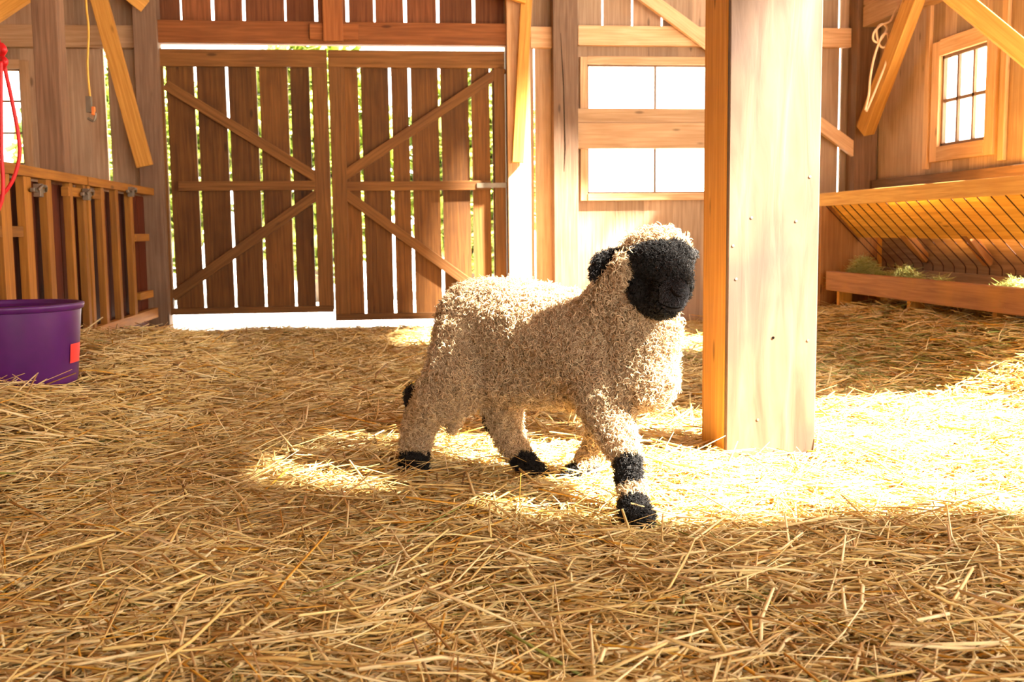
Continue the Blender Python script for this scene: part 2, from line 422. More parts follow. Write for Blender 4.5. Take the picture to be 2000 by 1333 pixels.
# ---------------------------------------------------------------- barn doors
def door(n, x0, x1, ztop, zbot, gaps_px, dirn, bottom_rail, hinge_side):
    Yd = YB+.02
    p = MB(); g = sorted(Xpx(x, 300, Yd) for x in gaps_px)
    edges = [x0]+g+[x1]
    for i in range(len(edges)-1):
        a = edges[i]+(.010 if i else 0); b = edges[i+1]-(.010 if i < len(edges)-2 else 0)
        lean = random.uniform(.001, .006)
        zb = zbot+.02; c = Vector(((a+b)/2, Yd+.0125, (zb+ztop)/2))
        p.box(c, Vector((-lean, 0, (ztop-zb)/2)), Vector(((b-a)/2, 0, 0)), Vector((0, .0125, 0)))
    o = p.build('door_%d' % n, M['door']); struct(o)
    Y0, Y1 = Yd-.035, Yd-.001; sw = .11; rw = .125
    zm = Zpx(500 if n == 1 else 820, 363, Y0)
    f = lambda nm, *a, **k: MB().bx(*a, **k).build(nm, M['dframe'], o, bevel=.003)
    f('door_rail', x0, x1, Y0, Y1, ztop-rw, ztop, tone=.8)
    f('door_rail', x0+sw, x1-sw, Y0, Y1, zm-.035, zm+.035, tone=.5)
    f('door_rail', x0, x1, Y0, Y1, zbot, zbot+bottom_rail, tone=.1)
    f('door_stile', x0, x0+sw*(.35 if n == 1 else 1), Y0-.002, Y1, zbot+bottom_rail, ztop-rw, tone=.5)
    f('door_stile', x1-sw*(1 if n == 1 else .75), x1, Y0-.002, Y1, zbot+bottom_rail, ztop-rw, tone=.5)
    for q in dirn:
        a, b = at(*q[0], 1, Y0), at(*q[1], 1, Y0)
        MB().beam(a+Vector((0, .013, 0)), b+Vector((0, .013, 0)), .075, .026, (0, 1, 0), tone=q[2]).build('door_brace', M['dframe'], o, bevel=.003)
    for zz in (zm,) if n == 2 else ():
        hx = x0 if hinge_side < 0 else x1
        MB().bx(hx+(-.01 if hinge_side < 0 else -.22), hx+(.22 if hinge_side < 0 else .01), Y0-.006, Y0-.001, zz-.018, zz+.018).build('door_hinge', M['steel'], o)
    return o
dx_mid = Xpx(648, 400, YB)
zb1 = Zpx(480, 613, YB); zb2 = Zpx(800, 624, YB)
door(1, Xpx(320, 400, YB), dx_mid-.006, door_top, zb1, [329, 388, 449, 509, 569, 611],
     [((322, 165), (622, 349), .6), ((336, 580), (628, 374), .2)], .05, -1)
door(2, dx_mid+.006, Xpx(988, 400, YB), door_top, zb2, [706, 765, 803, 861, 920, 960],
     [((662, 350), (985, 133), .5), ((664, 372), (925, 560), .5)], .05, 1)
# jamb trims
for n_, (a, b) in enumerate(((door_x0-.035, door_x0+.0), (door_x1-.0, door_x1+.012))):
    t = MB(); t.bx(a, b, YB-.04, YB+.07, 0, door_top+.05); struct(t.build('trim_%d' % (n_+1), M['dframe']))
# ---------------------------------------------------------------- timber frame
def timber(name, label, cat, mb, mat, group=None, bevel=.004):
    vs = mb.v; c = sum(vs, Vector())/len(vs); c.z = min(v.z for v in vs)
    o = mb.build(name, M[mat], origin=c, bevel=bevel); return tag(o, label, cat, group)
def post_px(x0, x1, yref, Yf, depth, z0=-.02, z1=5.2):
    a, b = Xpx(x0, yref, Yf), Xpx(x1, yref, Yf); return MB().bx(a, b, Yf, Yf+depth, z0, z1)
timber('timber_post', 'brown timber post at the hinge side of the two-leaf barn door, by the stall gates', 'post', post_px(266, 312, 200, 7.92, .14), 'postmid')
timber('timber_post', 'pale pinkish timber post at the latch edge of the barn doors, behind an upright board', 'post', post_px(991, 1036, 200, 7.94, .12, -.02), 'girt')
timber('timber_post', 'brown timber post with a long drying crack, between barn door and bright window', 'post', post_px(1081, 1129, 200, 7.93, .13), 'postmid')
timber('timber_post', 'dark corner post where the plank walls meet, above the far end of the hay feeder', 'post', MB().bx(XR-.19, XR-.01, 7.9, 8.06, -.02, 5.2), 'post')
XP = -1.731
pa = at(168, 345, 0, XP)
timber('timber_post', 'dark brown timber post rising just behind the joint of the two slatted stall gates', 'post', MB().bx(XP-.235, XP-.10, pa.y-.04, pa.y+.10, -.0, 5.2), 'post')
crk = MB(); cx_ = [(1095, 65), (1098, 120), (1101, 170), (1102, 230), (1104, 290), (1102, 335)]
crk.tube([at(x, y, 1, 7.929) for x, y in cx_], [.001, .0025, .003, .0035, .003, .001], 6); crk_o = crk.v
cp = [o for o in COL.objects if o.name == 'timber_post.002'][0]
crk.build('drying_crack', M['darkhole'], cp)
# girts and rails
def rail(y0, y1, x0, x1, Yf, th, label, mat, name='wall_girt', cat='beam', xr=None):
    xm = (x0+x1)/2; return timber(name, label, cat, MB().bx(Xpx(x0, y0, Yf), Xpx(x1, y0, Yf), Yf, Yf+th, Zpx(xm, y1, Yf), Zpx(xm, y0, Yf)), mat)
rail(48, 92, -40, 268, 8.0, .065, 'long pale horizontal beam crossing the plank wall above the purple tub side window', 'girt')
rail(52, 93, 1036, 1082, 8.0, .065, 'short horizontal beam piece between the orange upright board and the cracked post', 'girt')
rail(52, 90, 1129, 1664, 8.0, .065, 'horizontal beam above the big bright window, passing behind the large pillar', 'girt')
rail(212, 240, 1128, 1420, 8.0, .045, 'narrow upper plank of the pair crossing the middle of the bright window', 'girt', 'cross_plank', 'plank')
rail(240, 290, 1128, 1420, 7.985, .06, 'wide lower plank of the pair crossing the middle of the bright window', 'girt', 'cross_plank', 'plank')
rail(42, 86, 303, 990, 7.96, .10, 'red-brown header beam spanning above both barn doors', 'header', 'header_beam')
rail(-40, 80, 628, 667, 7.92, .035, 'short upright plank nailed to the middle of the door header', 'header', 'header_plank', 'plank')
rail(46, 77, 604, 700, 7.94, .018, 'flat splice board behind the upright plank at the middle of the door header', 'header', 'splice_board', 'board')
# braces
def ext(a, b, k): return a+(a-b)*k          # carry a brace on past its upper end
def brace(p0, p1, w, t, n, label, mat='orange', up=0, down=0):
    if p0.z < p1.z: p0, p1 = p1, p0
    p0, p1 = ext(p0, p1, up), ext(p1, p0, down)
    return timber('knee_brace', label, 'brace', MB().beam(p0, p1, w, t, n), mat)
brace(at(178, -60, 1, 7.75), at(283, 325, 1, 7.84), .115, .045, (0, 1, 0), 'long orange diagonal brace running down from the top to the post beside the barn door', up=.35)
brace(at(1030, -40, 1, 7.86), at(1011, 318, 1, 7.91), .085, .045, (0, 1, 0), 'nearly upright orange board fixed on the pale post beside the barn doors', up=.3)
brace(at(1235, -25, 1, 7.95), at(1672, 296, 1, 7.95), .10, .05, (0, 1, 0), 'long thin diagonal brace passing behind the large pillar, above the bright window', 'girt')
brace(at(960, -30, 1, 7.80), at(1030, -8, 1, 7.80), .12, .05, (0, 1, 0), 'short brace end just showing at the top above the pale door post', up=3)
brace(at(225, -35, 1, 7.7), at(283, 12, 1, 7.8), .10, .05, (0, 1, 0), 'short orange brace end at the top of the post on the hinge side', up=3)
brace(at(-60, 55, 1, 6.8), at(110, -60, 1, 6.8), .13, .06, (0, 1, 0), 'dark orange brace slanting up across the top corner above the small window', up=1.5, down=2)
bp0 = at(1690, 255, 1, 7.75); bp1 = at(1800, -40, 1, 6.85)
brace(bp0, bp1, .12, .09, (1, .3, 0), 'orange knee brace rising from the corner post towards the window in the side wall', up=.6)
brace(at(1850, -20, 1, 5.75), at(2165, 240, 0, XR-.04), .105, .08, (.2, 1, .3), 'bright orange diagonal brace crossing in front of the side wall window', 'gold', up=1.2)
# beam on the right wall in the top corner + rail over the feeder + battens
a0 = at(1703, 25, 0, XR)
timber('wall_girt', 'pale horizontal beam on the side wall behind the cream cord', 'beam', MB().bx(XR-.16, XR-.005, 6.6, 7.88, at(1710, 42, 0, XR-.16).z, at(1710, 42, 0, XR-.16).z+.26), 'girt')
zr0, zr1 = .93, at(1900, 331, 0, XR-.07).z
timber('wall_rail', 'dark weathered rail on the side wall just above the hay feeder', 'rail', MB().bx(XR-.07, XR-.005, 5.2, 7.86, zr0, zr1), 'post')
for yy, lb in ((w3[0]-.19, 'upright batten on the side wall on the camera side of its window'), (w3[1]+.17, 'upright batten on the side wall between its window and the corner brace')):
    timber('wall_batten', lb, 'batten', MB().bx(XR-.03, XR-.002, yy-.03, yy+.03, 1.12, 3.0), 'girt')

# ---------------------------------------------------------------- the big pillar
PY = 3.13; ph_ = .07
px0, px1 = Xpx(1422, 450, PY), Xpx(1600, 450, PY)
pl = MB(); wv = (px1-px0)
pl.bx(px0-.001, px1, PY+.022, PY+.26, -.03, 5.2, 2, .5)
pillar = pl.build('support_pillar', M['orange'], origin=((px0+px1)/2, PY+.13, 0), bevel=.006)
MB().bx(px0, px1, PY, PY+.022, -.03, 5.2, 2, .5).build('dimmed_front_face', M['pillar'], pillar, bevel=.004)  # front slab added; darker wood offsets the sun, sides stay orange
tag(pillar, 'huge square timber pillar standing in the straw right of the lamb', 'pillar')
for (x, y) in ((1432, 480), (1578, 665), (1510, 660), (1582, 345), (1468, 425), (1555, 432), (1438, 545), (1480, 820)):
    c = at(x, y, 1, PY); n_ = MB()
    n_.tube([c+Vector((0, -.0015, 0)), c+Vector((0, .004, 0))], .0042, 10); n_.build('nail', M['steel'] if (x, y) != (1510, 660) else M['darkhole'], pillar)

# ---------------------------------------------------------------- stall gates
def gate(label, ya, yb, slats, top_z=None, braces=()):
    """gate in the plane x = XP from near ya to far yb"""
    zt = 1.05; zb = .12
    e = empty('stall_gate', (XP-.04, (ya+yb)/2, 0), label, 'gate', 'slatted stall gates')
    MB().bx(XP-.05, XP+.01, ya, yb, zt-.05, zt).build('top_rail', M['stall'], e, bevel=.003)
    MB().bx(XP-.045, XP, ya, yb, zb, zb+.07).build('bottom_rail', M['stall'], e, bevel=.003)
    for y_, w_ in slats: MB().bx(XP-.04, XP+.0, y_-w_/2, y_+w_/2, zb+.07, zt-.05, 2).build('upright_bar', M['stall'], e, bevel=.003)
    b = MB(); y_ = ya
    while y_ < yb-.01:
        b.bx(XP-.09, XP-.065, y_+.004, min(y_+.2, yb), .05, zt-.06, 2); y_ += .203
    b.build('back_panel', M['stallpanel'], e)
    for y0, y1, z in braces: MB().bx(XP-.042, XP-.002, y0, y1, z-.025, z+.025, 1).build('cross_rail', M['stall'], e, bevel=.003)
    return e
pys = lambda x, y=500: at(x, y, 0, XP).y
g1 = gate('slatted wooden stall gate with upright bars behind the purple tub', 3.9, pa.y-.012,
     [(3.95, .07), (4.22, .08), (4.48, .08), (pys(18), .12), (pys(62), .10), (pys(103), .08), (pys(142, 420), .05), (pa.y-.045, .055)], None, ((pys(-20), pys(50), .74), (pys(135, 380), pa.y-.05, .955)))
g2 = gate('slatted wooden stall gate between the dark post and the barn door', pa.y+.012, 7.86,
     [(pa.y+.045, .055), (pys(206), .06), (pys(234), .06), (pys(262), .07)], None, ((pys(182, 380), pys(205, 380), .955), (pys(268), pys(294), .70), (pys(272), pys(297), .30)))
def latch(x, y, e):
    c = at(x, y, 0, XP+.03)
    m_ = MB(); m_.bx(c.x-.02, c.x, c.y-.08, c.y+.08, c.z-.010, c.z+.010); m_.bx(c.x-.025, c.x+.01, c.y-.022, c.y+.022, c.z-.032, c.z+.032)
    m_.tube([c+Vector((.01, -.06, 0)), c+Vector((.02, -.03, .02)), c+Vector((.02, .03, .02)), c+Vector((.01, .06, 0))], .008)
    m_.build('latch', M['steel'], e, bevel=.003)
latch(172, 380, g2); latch(78, 372, g1); latch(258, 375, g2)

# ---------------------------------------------------------------- purple tub
tc_ = at(28, 700, 1, 3.8); tcx, tcy = tc_.x, 3.8; tz = float(hfield(tcx, tcy))-.005
rt = (Xpx(160, 600, tcy)-tcx)
tub = empty('feed_tub', (tcx, tcy, tz), 'large round purple plastic feed tub on the straw by the stall gate', 'tub')
hz = Zpx(28, 594, tcy)-tz
prof = [(rt*.84, 0), (rt*.86, .01), (rt*.955, hz-.016), (rt*.958, hz-.012), (rt*.93, hz-.012), (rt*.83, .02), (.0, .015)]
b = MB(); b.lathe(prof[:-1]+[(.02, .02)], (tcx, tcy, tz), 64); b.build('tub_body', M['purple'], tub, smooth=True)
r_ = MB(); r_.lathe([(rt*.955, hz-.022), (rt*.985, hz-.018), (rt*1.0, hz-.006), (rt*1.0, hz), (rt*.95, hz+.003), (rt*.93, hz-.004), (rt*.93, hz-.022)], (tcx, tcy, tz), 64); r_.build('tub_rim', M['purple'], tub, smooth=True)
def on_tub(a, z, out=.002):
    r0 = rt*(.86+(.955-.86)*(z/(hz-.035)))+out; return Vector((tcx+r0*math.cos(a), tcy+r0*math.sin(a), tz+z))
lb = MB(); A0, A1 = math.radians(-16), math.radians(7); z0_, z1_ = hz*.26, hz*.50; N = 10
def patch(mb, u0, v0, u1, v1, out, n=4):
    b0 = len(mb.v)
    for i in range(n+1):
        a = A0+(A1-A0)*(u0+(u1-u0)*i/n)
        mb.v += [on_tub(a, z0_+(z1_-z0_)*v0, out), on_tub(a, z0_+(z1_-z0_)*v1, out)]
    for i in range(n):
        mb.f.append([b0+2*i, b0+2*i+2, b0+2*i+3, b0+2*i+1]); mb.uv += [(0, 0)]*4; mb.t += [.5]*4
patch(lb, 0, 0, 1, 1, .002, 12); lab = lb.build('brand_label', M['labelred'], tub, label='red label with a white letter')
lt = MB()
for q in ((.14, .12, .30, .9), (.30, .74, .62, .9), (.30, .45, .62, .6), (.60, .55, .74, .8)): patch(lt, *q, .0035)
# slanting leg of the letter
b0 = len(lt.v)
for u, v in ((.38, .46), (.54, .46), (.80, .12), (.64, .12)): lt.v.append(on_tub(A0+(A1-A0)*u, z0_+(z1_-z0_)*v, .0035))
lt.f.append([b0, b0+3, b0+2, b0+1]); lt.uv += [(0, 0)]*4; lt.t += [.5]*4
lt.build('label_letter', M['labelwhite'], lab)

# ---------------------------------------------------------------- hay feeder
XF = 2.95
fy0, fy1 = 4.66, at(1600, 390, 0, XF).y
feed = empty('hay_feeder', (3.3, 6.0, 0), 'long wooden hay feeder with sloping wire rack and low trough along the side wall', 'feeder')
zt0, zt1 = .868, .957
MB().bx(XF, XF+.045, fy0+.02, fy1, zt0, zt1, tone=.6).build('top_rail', M['rack'], feed, bevel=.004)
MB().bx(XF, XF+.32, fy0-.03, fy0+.02, zt0-.01, zt1, tone=.3).build('end_rail', M['rack'], feed, bevel=.004)
MB().bx(XF, XF+.06, 4.5, at(1613, 540, 0, XF).y, .29, .42, tone=.5).build('trough_front', M['trough'], feed, bevel=.004)
MB().bx(XF+.06, XF+.42, 4.5, 7.1, .30, .325, tone=.3).build('trough_floor', M['trough'], feed)
# wire bottom rail
wb_ = at(1705, 512, 1, fy1-.02); XB, ZB = wb_.x+.02, wb_.z
MB().bx(XB-.02, XB+.03, 4.5, fy1, ZB-.14, ZB-.035, tone=.2).build('bottom_rail', M['postmid'], feed, bevel=.004)
MB().bx(XF+.02, XR-.05, fy1, fy1+.03, .05, zt0+.02, 2).build('end_panel', M['ply'], feed)
MB().bx(XB+.02, XB+.08, fy1-.06, fy1, .2, zt0, 2).build('corner_stud', M['orange'], feed)
# wires, spaced in the building
y_ = fy1-.03; nw = 0
while y_ > 4.62:
    w_ = MB(); w_.tube([(XF+.03, y_, zt0+.01), (XB, y_, ZB+.02), (XB+.012, y_, ZB), (XB+.012, y_, ZB-.05)], .0034, 6); w_.build('rack_wire', M['wire'], feed, smooth=True)
    y_ -= .128; nw += 1
# golden back boards of the rack (three horizontal boards rising behind the wires)
gb = at(1800, 464, 0, 3.42)
bk = MB()
q_ = at(1652, 464, 1, fy1); gb = q_
p_lo = Vector((q_.x+.10, 0, q_.z)); p_hi = Vector((XF+.085, 0, .885))
for i in range(3):
    a = p_lo.lerp(p_hi, i/3+.001); c = p_lo.lerp(p_hi, (i+1)/3-.001); mdl = (a+c)/2
    bk.box((mdl.x, (fy0+fy1)/2, mdl.z), (0, (fy1-fy0)/2, 0), (c-a)/2, (.008, 0, .002))
bk.build('back_board', M['gold'], feed)
for x, y in ((1795, 485), (1918, 487)):
    c = at(x, y, 0, XB-.02); g_ = MB()
    g_.beam(Vector((p_lo.x-.005, c.y, gb.z+.03)), Vector((XB+.03, c.y, ZB+.03)), .05, .075, (0, 1, 0)); g_.build('support_bracket', M['ply'], feed, bevel=.003)
MB().bx(XR-.35, XR-.32, 4.5, fy1, .3, gb.z+.02, 1).build('rear_panel', M['postmid'], feed)
for yy in (5.0, 5.9, 6.9):
    MB().beam((XF+.10, yy, 0.02), (XF+.10, yy, .30), .09, .04, (0, 1, 0)).build('leg', M['orange'], feed)
# ---------------------------------------------------------------- strands: straw, hay, leaves
def strands(name, mat, px_, py_, pz_, ang, tilt, length, width, thick, rnd, bend=.12, **props):
    n = len(px_); d = np.stack([np.cos(ang)*np.cos(tilt), np.sin(ang)*np.cos(tilt), np.sin(tilt)], 1)
    side = np.stack([-np.sin(ang), np.cos(ang), np.zeros(n)], 1)
    roll = rng.uniform(-.9, .9, n)
    up = np.cross(d, side); up *= np.sign(up[:, 2:3]+1e-9)
    s2 = side*np.cos(roll)[:, None]+up*np.sin(roll)[:, None]; u2 = np.cross(d, s2)
    c = np.stack([px_, py_, pz_], 1); bd = rng.normal(0, bend, n)*length; bz = rng.normal(0, bend*.35, n)*length
    V = np.empty((n, 3, 4, 3), np.float32)
    for i, t in enumerate((-.5, 0, .5)):
        p = c+d*(length*t)[:, None] + (side*bd[:, None]+up*bz[:, None])*(.25-t*t)*2
        w = (width*(.5 if i != 2 else .36))[:, None]; th_ = (thick*.5)[:, None]
        V[:, i, 0] = p-s2*w; V[:, i, 1] = p+u2*th_; V[:, i, 2] = p+s2*w; V[:, i, 3] = p-u2*th_
    b = (np.arange(n)*12)[:, None, None]
    Q = []
    for i in range(2):
        for k in range(4): Q.append([i*4+k, i*4+(k+1) % 4, (i+1)*4+(k+1) % 4, (i+1)*4+k])
    Q.append([0, 3, 2, 1]); Q.append([8, 9, 10, 11])
    Q = np.array(Q)[None]+b; nq = Q.shape[1]
    me = bpy.data.meshes.new(name); F_ = Q.reshape(-1, 4).astype(np.int32)
    me.vertices.add(n*12); me.vertices.foreach_set('co', V.ravel())
    me.loops.add(F_.size); me.loops.foreach_set('vertex_index', F_.ravel())
    me.polygons.add(len(F_)); me.polygons.foreach_set('loop_start', np.arange(0, F_.size, 4, dtype=np.int32)); me.polygons.foreach_set('loop_total', np.full(len(F_), 4, np.int32))
    a = me.attributes.new('rnd', 'FLOAT', 'FACE'); a.data.foreach_set('value', np.repeat(rnd, nq).astype(np.float32))
    me.materials.append(mat); me.update(calc_edges=True)
    o = bpy.data.objects.new(name, me); COL.objects.link(o)
    for k, v in props.items(): o[k] = v
    return o
def scatter(n, ya, yb, wfun):
    y = ya+(yb-ya)*rng.random(n); lo, hi = wfun(y); return lo+(hi-lo)*rng.random(n), y
vis = lambda y: (np.maximum(-.42*y-.35, XL+.16), np.minimum(.66*y+.35, XR-.16))
PX, PYY, LL, WW, ZZ = [], [], [], [], []
for n, ya, yb, l0, l1, w0, w1_, zt_ in ((30000, 1.2, 2.3, .02, .30, .0022, .0085, .045), (42000, 2.3, 3.6, .02, .30, .0022, .0080, .034), (34000, 3.6, 5.6, .08, .30, .004, .009, .028), (26000, 5.6, 8.0, .1, .3, .005, .010, .025)):
    x, y = scatter(n, ya, yb, vis); PX.append(x); PYY.append(y)
    LL.append(l0+(l1-l0)*rng.random(n)**2.3); WW.append(w0+(w1_-w0)*rng.random(n)**1.3); ZZ.append(zt_*rng.random(n)**1.2)
PX = np.concatenate(PX); PYY = np.concatenate(PYY); LL = np.concatenate(LL); WW = np.concatenate(WW); ZZ = np.concatenate(ZZ)
n = len(PX)
keep = (PYY < 7.85) & ~((PX > px0-.03) & (PX < px1+.03) & (PYY > PY-.01) & (PYY < PY+.29)) & ~(np.hypot(PX-tcx, PYY-tcy) < rt*.84)
ang = rng.normal(.15, .85, n); ang = np.where(rng.random(n) < .62, rng.uniform(0, math.pi, n), ang)
tilt = rng.normal(0, .12, n); up_ = rng.random(n) < .01; tilt = np.where(up_, rng.uniform(.2, .6, n), tilt); LL = np.where(up_, np.minimum(LL, .16), LL)
fade = np.clip((rng.random(n)), 0, 1)
rnd = np.clip(rng.beta(2.0, 1.6, n)*.92, 0, .9); sp = rng.random(n); rnd = np.where(sp < .035, .93, rnd); rnd = np.where(sp > .992, 1.0, rnd)
green = ((PX > 1.5) & (PX < 3.0) & (PYY > 4.2) & (PYY < 6.2) & (rng.random(n) < .22)); rnd = np.where(green, 1.0, rnd)
rnd = rnd - (ZZ < .008)*.22; rnd = np.clip(rnd, 0, 1)  # lowest straws coloured darker, shade under the top layer painted in
zz = hfield(PX, PYY)-.006+ZZ+np.abs(np.sin(tilt))*LL*.42
k = keep
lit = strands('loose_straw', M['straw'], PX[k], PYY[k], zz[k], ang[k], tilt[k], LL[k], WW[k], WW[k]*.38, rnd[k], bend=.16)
tag(lit, 'deep golden loose straw covering the whole barn floor', 'straw', kind='stuff')
# hay lying in the trough and spilled under it
def hay(label, cx, cy, sx, sy, z, n, hh, mat='hay'):
    x = rng.normal(cx, sx, n); y = rng.normal(cy, sy, n); x = np.clip(x, cx-2*sx, cx+2*sx); y = np.clip(y, cy-2*sy, cy+2*sy)
    e_ = np.exp(-((x-cx)/sx)**2*.5-((y-cy)/sy)**2*.5)
    z_ = z+rng.random(n)*hh*e_
    o = strands('hay_clump', M[mat], x, y, z_, rng.uniform(0, math.pi, n), rng.normal(0, .35, n), rng.uniform(.04, .14, n), rng.uniform(.002, .004, n), np.full(n, .0015), rng.random(n), bend=.3)
    tag(o, label, 'hay', kind='stuff')
hay('green hay heaped at the far end of the feeder trough', XF+.17, 6.75, .05, .18, .33, 2600, .20)
hay('strip of green hay in the middle of the feeder trough', XF+.15, 6.15, .04, .25, .33, 1800, .15)
hay('green hay at the near end of the feeder trough', XF+.15, 4.98, .05, .16, .33, 1300, .13)
hay('dull green hay fallen on the ground behind the pillar under the feeder', 2.75, 6.95, .14, .25, .08, 1500, .10)
hay('small green tuft of hay just beyond the first heap in the trough', XF+.15, 5.72, .03, .10, .33, 500, .11)

# ---------------------------------------------------------------- ropes and cords
def spline(pts, n=10, closed=False):
    pts = [Vector(p) for p in pts]; out = []; m_ = len(pts); rng_ = range(m_ if closed else m_-1)
    for i in rng_:
        g = lambda j: pts[j % m_] if closed else pts[min(max(j, 0), m_-1)]
        p0, p1, p2, p3 = g(i-1), g(i), g(i+1), g(i+2)
        for k in range(n):
            t = k/n; out.append(.5*((2*p1)+(-p0+p2)*t+(2*p0-5*p1+4*p2-p3)*t*t+(-p0+3*p1-3*p2+p3)*t**3))
    if not closed: out.append(pts[-1])
    return out
rp = lambda lst, Y_: [at(x, y, 1, Y_+d) for x, y, d in lst]
YH = 4.2
hal = empty('red_halter', at(0, 100, 1, YH), 'red rope halter hanging in loops at the edge of the barn beside the small window', 'halter')
t = MB(); t.tube(spline(rp([(-30, -160, 0), (-22, -20, 0), (-6, 70, 0), (4, 110, 0), (8, 130, 0)], YH)), .009); t.build('hanging_rope', M['red'], hal, smooth=True)
t = MB(); t.tube(spline(rp([(4, 100, 0), (10, 135, .01), (24, 200, 0), (36, 265, 0), (38, 305, 0), (28, 345, 0), (10, 375, 0), (-12, 392, 0), (-40, 380, .02), (-50, 320, .03), (-30, 220, .03), (-6, 130, .02)], YH)), .0075); t.build('large_loop', M['red'], hal, smooth=True)
t = MB(); t.tube(spline(rp([(2, 120, 0), (2, 200, 0), (3, 300, 0), (6, 350, 0), (4, 390, 0), (-8, 420, 0)], YH-.03)), .0075); t.build('trailing_end', M['red'], hal, smooth=True)
kn = MB(); kn.tube(spline(rp([(2, 88, -.01), (8, 98, -.02), (2, 110, .01), (10, 120, -.02), (4, 132, 0)], YH)), .012); kn.build('knot', M['red'], hal, smooth=True)
yc = empty('hanging_cord', at(170, 10, 1, 5.95), 'thin yellow cord with a metal snap hanging down beside the dark stall post', 'cord')
t = MB(); t.tube(spline(rp([(166, -120, 0), (168, 0, 0), (173, 60, 0), (171, 130, 0), (176, 192, 0)], 5.95)), .006); t.build('cord', M['yellow_cord'], yc, smooth=True)
c = at(174, 205, 1, 5.95); t = MB(); t.bx(c.x-.014, c.x+.014, c.y-.012, c.y+.012, c.z-.04, c.z+.045); t.tube(spline([c+Vector((0, 0, -.035)), c+Vector((.03, 0, -.045)), c+Vector((.02, 0, -.085)), c+Vector((-.01, 0, -.07))], 6), .007); t.build('snap_hook', M['steel'], yc, bevel=.004)
t = MB(); t.bx(c.x+.012, c.x+.03, c.y-.012, c.y+.01, c.z-.055, c.z-.01); t.build('release_tab', M['metal_orange'], yc, bevel=.003)
CX = 7.3
cc = empty('coiled_cord', at(1725, 60, 1, CX), 'cream coloured cord looped over the knee brace near the corner post', 'cord')
t = MB(); t.tube(spline(rp([(1785, -6, 0), (1760, 8, 0), (1748, 22, 0), (1738, 42, 0), (1720, 50, 0), (1707, 64, 0), (1706, 78, 0), (1716, 82, .01), (1728, 66, .02), (1732, 54, .02), (1722, 47, .03), (1712, 60, .03), (1718, 88, .02), (1728, 92, 0), (1735, 78, 0), (1733, 66, 0), (1722, 72, -.01), (1708, 110, 0), (1700, 150, 0), (1697, 185, 0), (1690, 215, 0)], CX)), .0075); t.tube(spline(rp([(1733, 64, 0), (1735, 85, 0), (1731, 120, 0), (1718, 155, 0), (1704, 190, 0), (1692, 218, 0)], CX)), .0075)
t.build('cord', M['cream_cord'], cc, smooth=True)

# ---------------------------------------------------------------- greenery outside
def tree(cx, cy, h, r, label, n=5000):
    e = empty('leafy_tree', (cx, cy, -.16), label, 'tree', 'trees behind the barn')
    t = MB(); t.tube([(cx, cy, -.2), (cx+.1, cy, h*.5), (cx, cy+.1, h*.9)], [.12, .09, .03], 8); t.build('trunk', M['bark'], e, smooth=True)
    d = rng.normal(size=(n, 3)); d /= np.linalg.norm(d, axis=1)[:, None]; q = rng.uniform(.55, 1, n)[:, None]
    p = d*q*np.array([r, r, h*.5])+np.array([cx, cy, h*.52]); p[:, 2] = np.maximum(p[:, 2], -.05)
    o = strands('crown', M['leaf'], p[:, 0]-cx, p[:, 1]-cy, p[:, 2]+.16, rng.uniform(0, 6.28, n), rng.normal(0, .7, n), rng.uniform(.1, .24, n), rng.uniform(.06, .12, n), np.full(n, .004), rng.random(n)); o.parent = e
for i, (cx, cy, h, r) in enumerate(((-3.4, 14, 3.0, 1.35), (-1.0, 13.7, 3.2, 1.05), (1.1, 14.2, 2.9, 1.0))):
    tree(cx, cy, h, r, ('leafy tree outside, glimpsed through the wall gap beside the long orange brace', 'leafy tree outside, glimpsed through the gaps around the middle of the two barn doors', 'leafy tree outside, glimpsed through the gaps of the barn door nearest the lamb')[i])

#LAMB-BEGIN
# ---------------------------------------------------------------- the lamb
def lamb_mats():
    mt, nt, P = newmat('lamb_skin'); L = nt.links.new
    a = node(nt, 'ShaderNodeAttribute', attribute_name='dark')
    n = node(nt, 'ShaderNodeTexNoise'); n.inputs['Scale'].default_value = 90; n.inputs['Detail'].default_value = 4; tc = node(nt, 'ShaderNodeTexCoord'); L(tc.outputs['Object'], n.inputs[0])
    r = ramp(nt, [(.35, (.30, .20, .11)), (.65, (.46, .33, .20))]); L(n.outputs[0], r.inputs[0])  # cream undercoat darkened, shade of the deep wool put into the colour
    c = mix(nt, 'MIX', a.outputs['Fac'], r.outputs[0], (.007, .005, .005)); L(c, P.inputs['Base Color']); P.inputs['Roughness'].default_value = .8; P.inputs['Specular IOR Level'].default_value = .08
    b = node(nt, 'ShaderNodeBump'); b.inputs['Distance'].default_value = .006; L(n.outputs[0], b.inputs['Height']); L(b.outputs[0], P.inputs['Normal'])
    out = [mt]
    for nm, c0, c1, tr, ro in (('cream_fleece', (.30, .195, .105), (.70, .54, .34), .22, .35), ('black_wool', (.006, .005, .0045), (.021, .018, .017), .03, .6)):
        mt, nt, P = newmat(nm); L = nt.links.new
        hi = node(nt, 'ShaderNodeHairInfo'); r = ramp(nt, [(0, c0), (1, c1)]); L(hi.outputs['Random'], r.inputs[0]); L(r.outputs[0], P.inputs['Base Color'])
        P.inputs['Roughness'].default_value = ro; P.inputs['Specular IOR Level'].default_value = .35 if tr > .1 else .22
        t = node(nt, 'ShaderNodeBsdfTranslucent'); L(r.outputs[0], t.inputs[0]); mx = node(nt, 'ShaderNodeMixShader'); mx.inputs[0].default_value = tr
        L(P.outputs[0], mx.inputs[1]); L(t.outputs[0], mx.inputs[2]); L(mx.outputs[0], nt.nodes['Material Output'].inputs[0]); out.append(mt)
    return out
MSKIN, MCREAM, MBLACK = lamb_mats()
def pp(x, y, Y_): return at(x, y, 1, Y_)
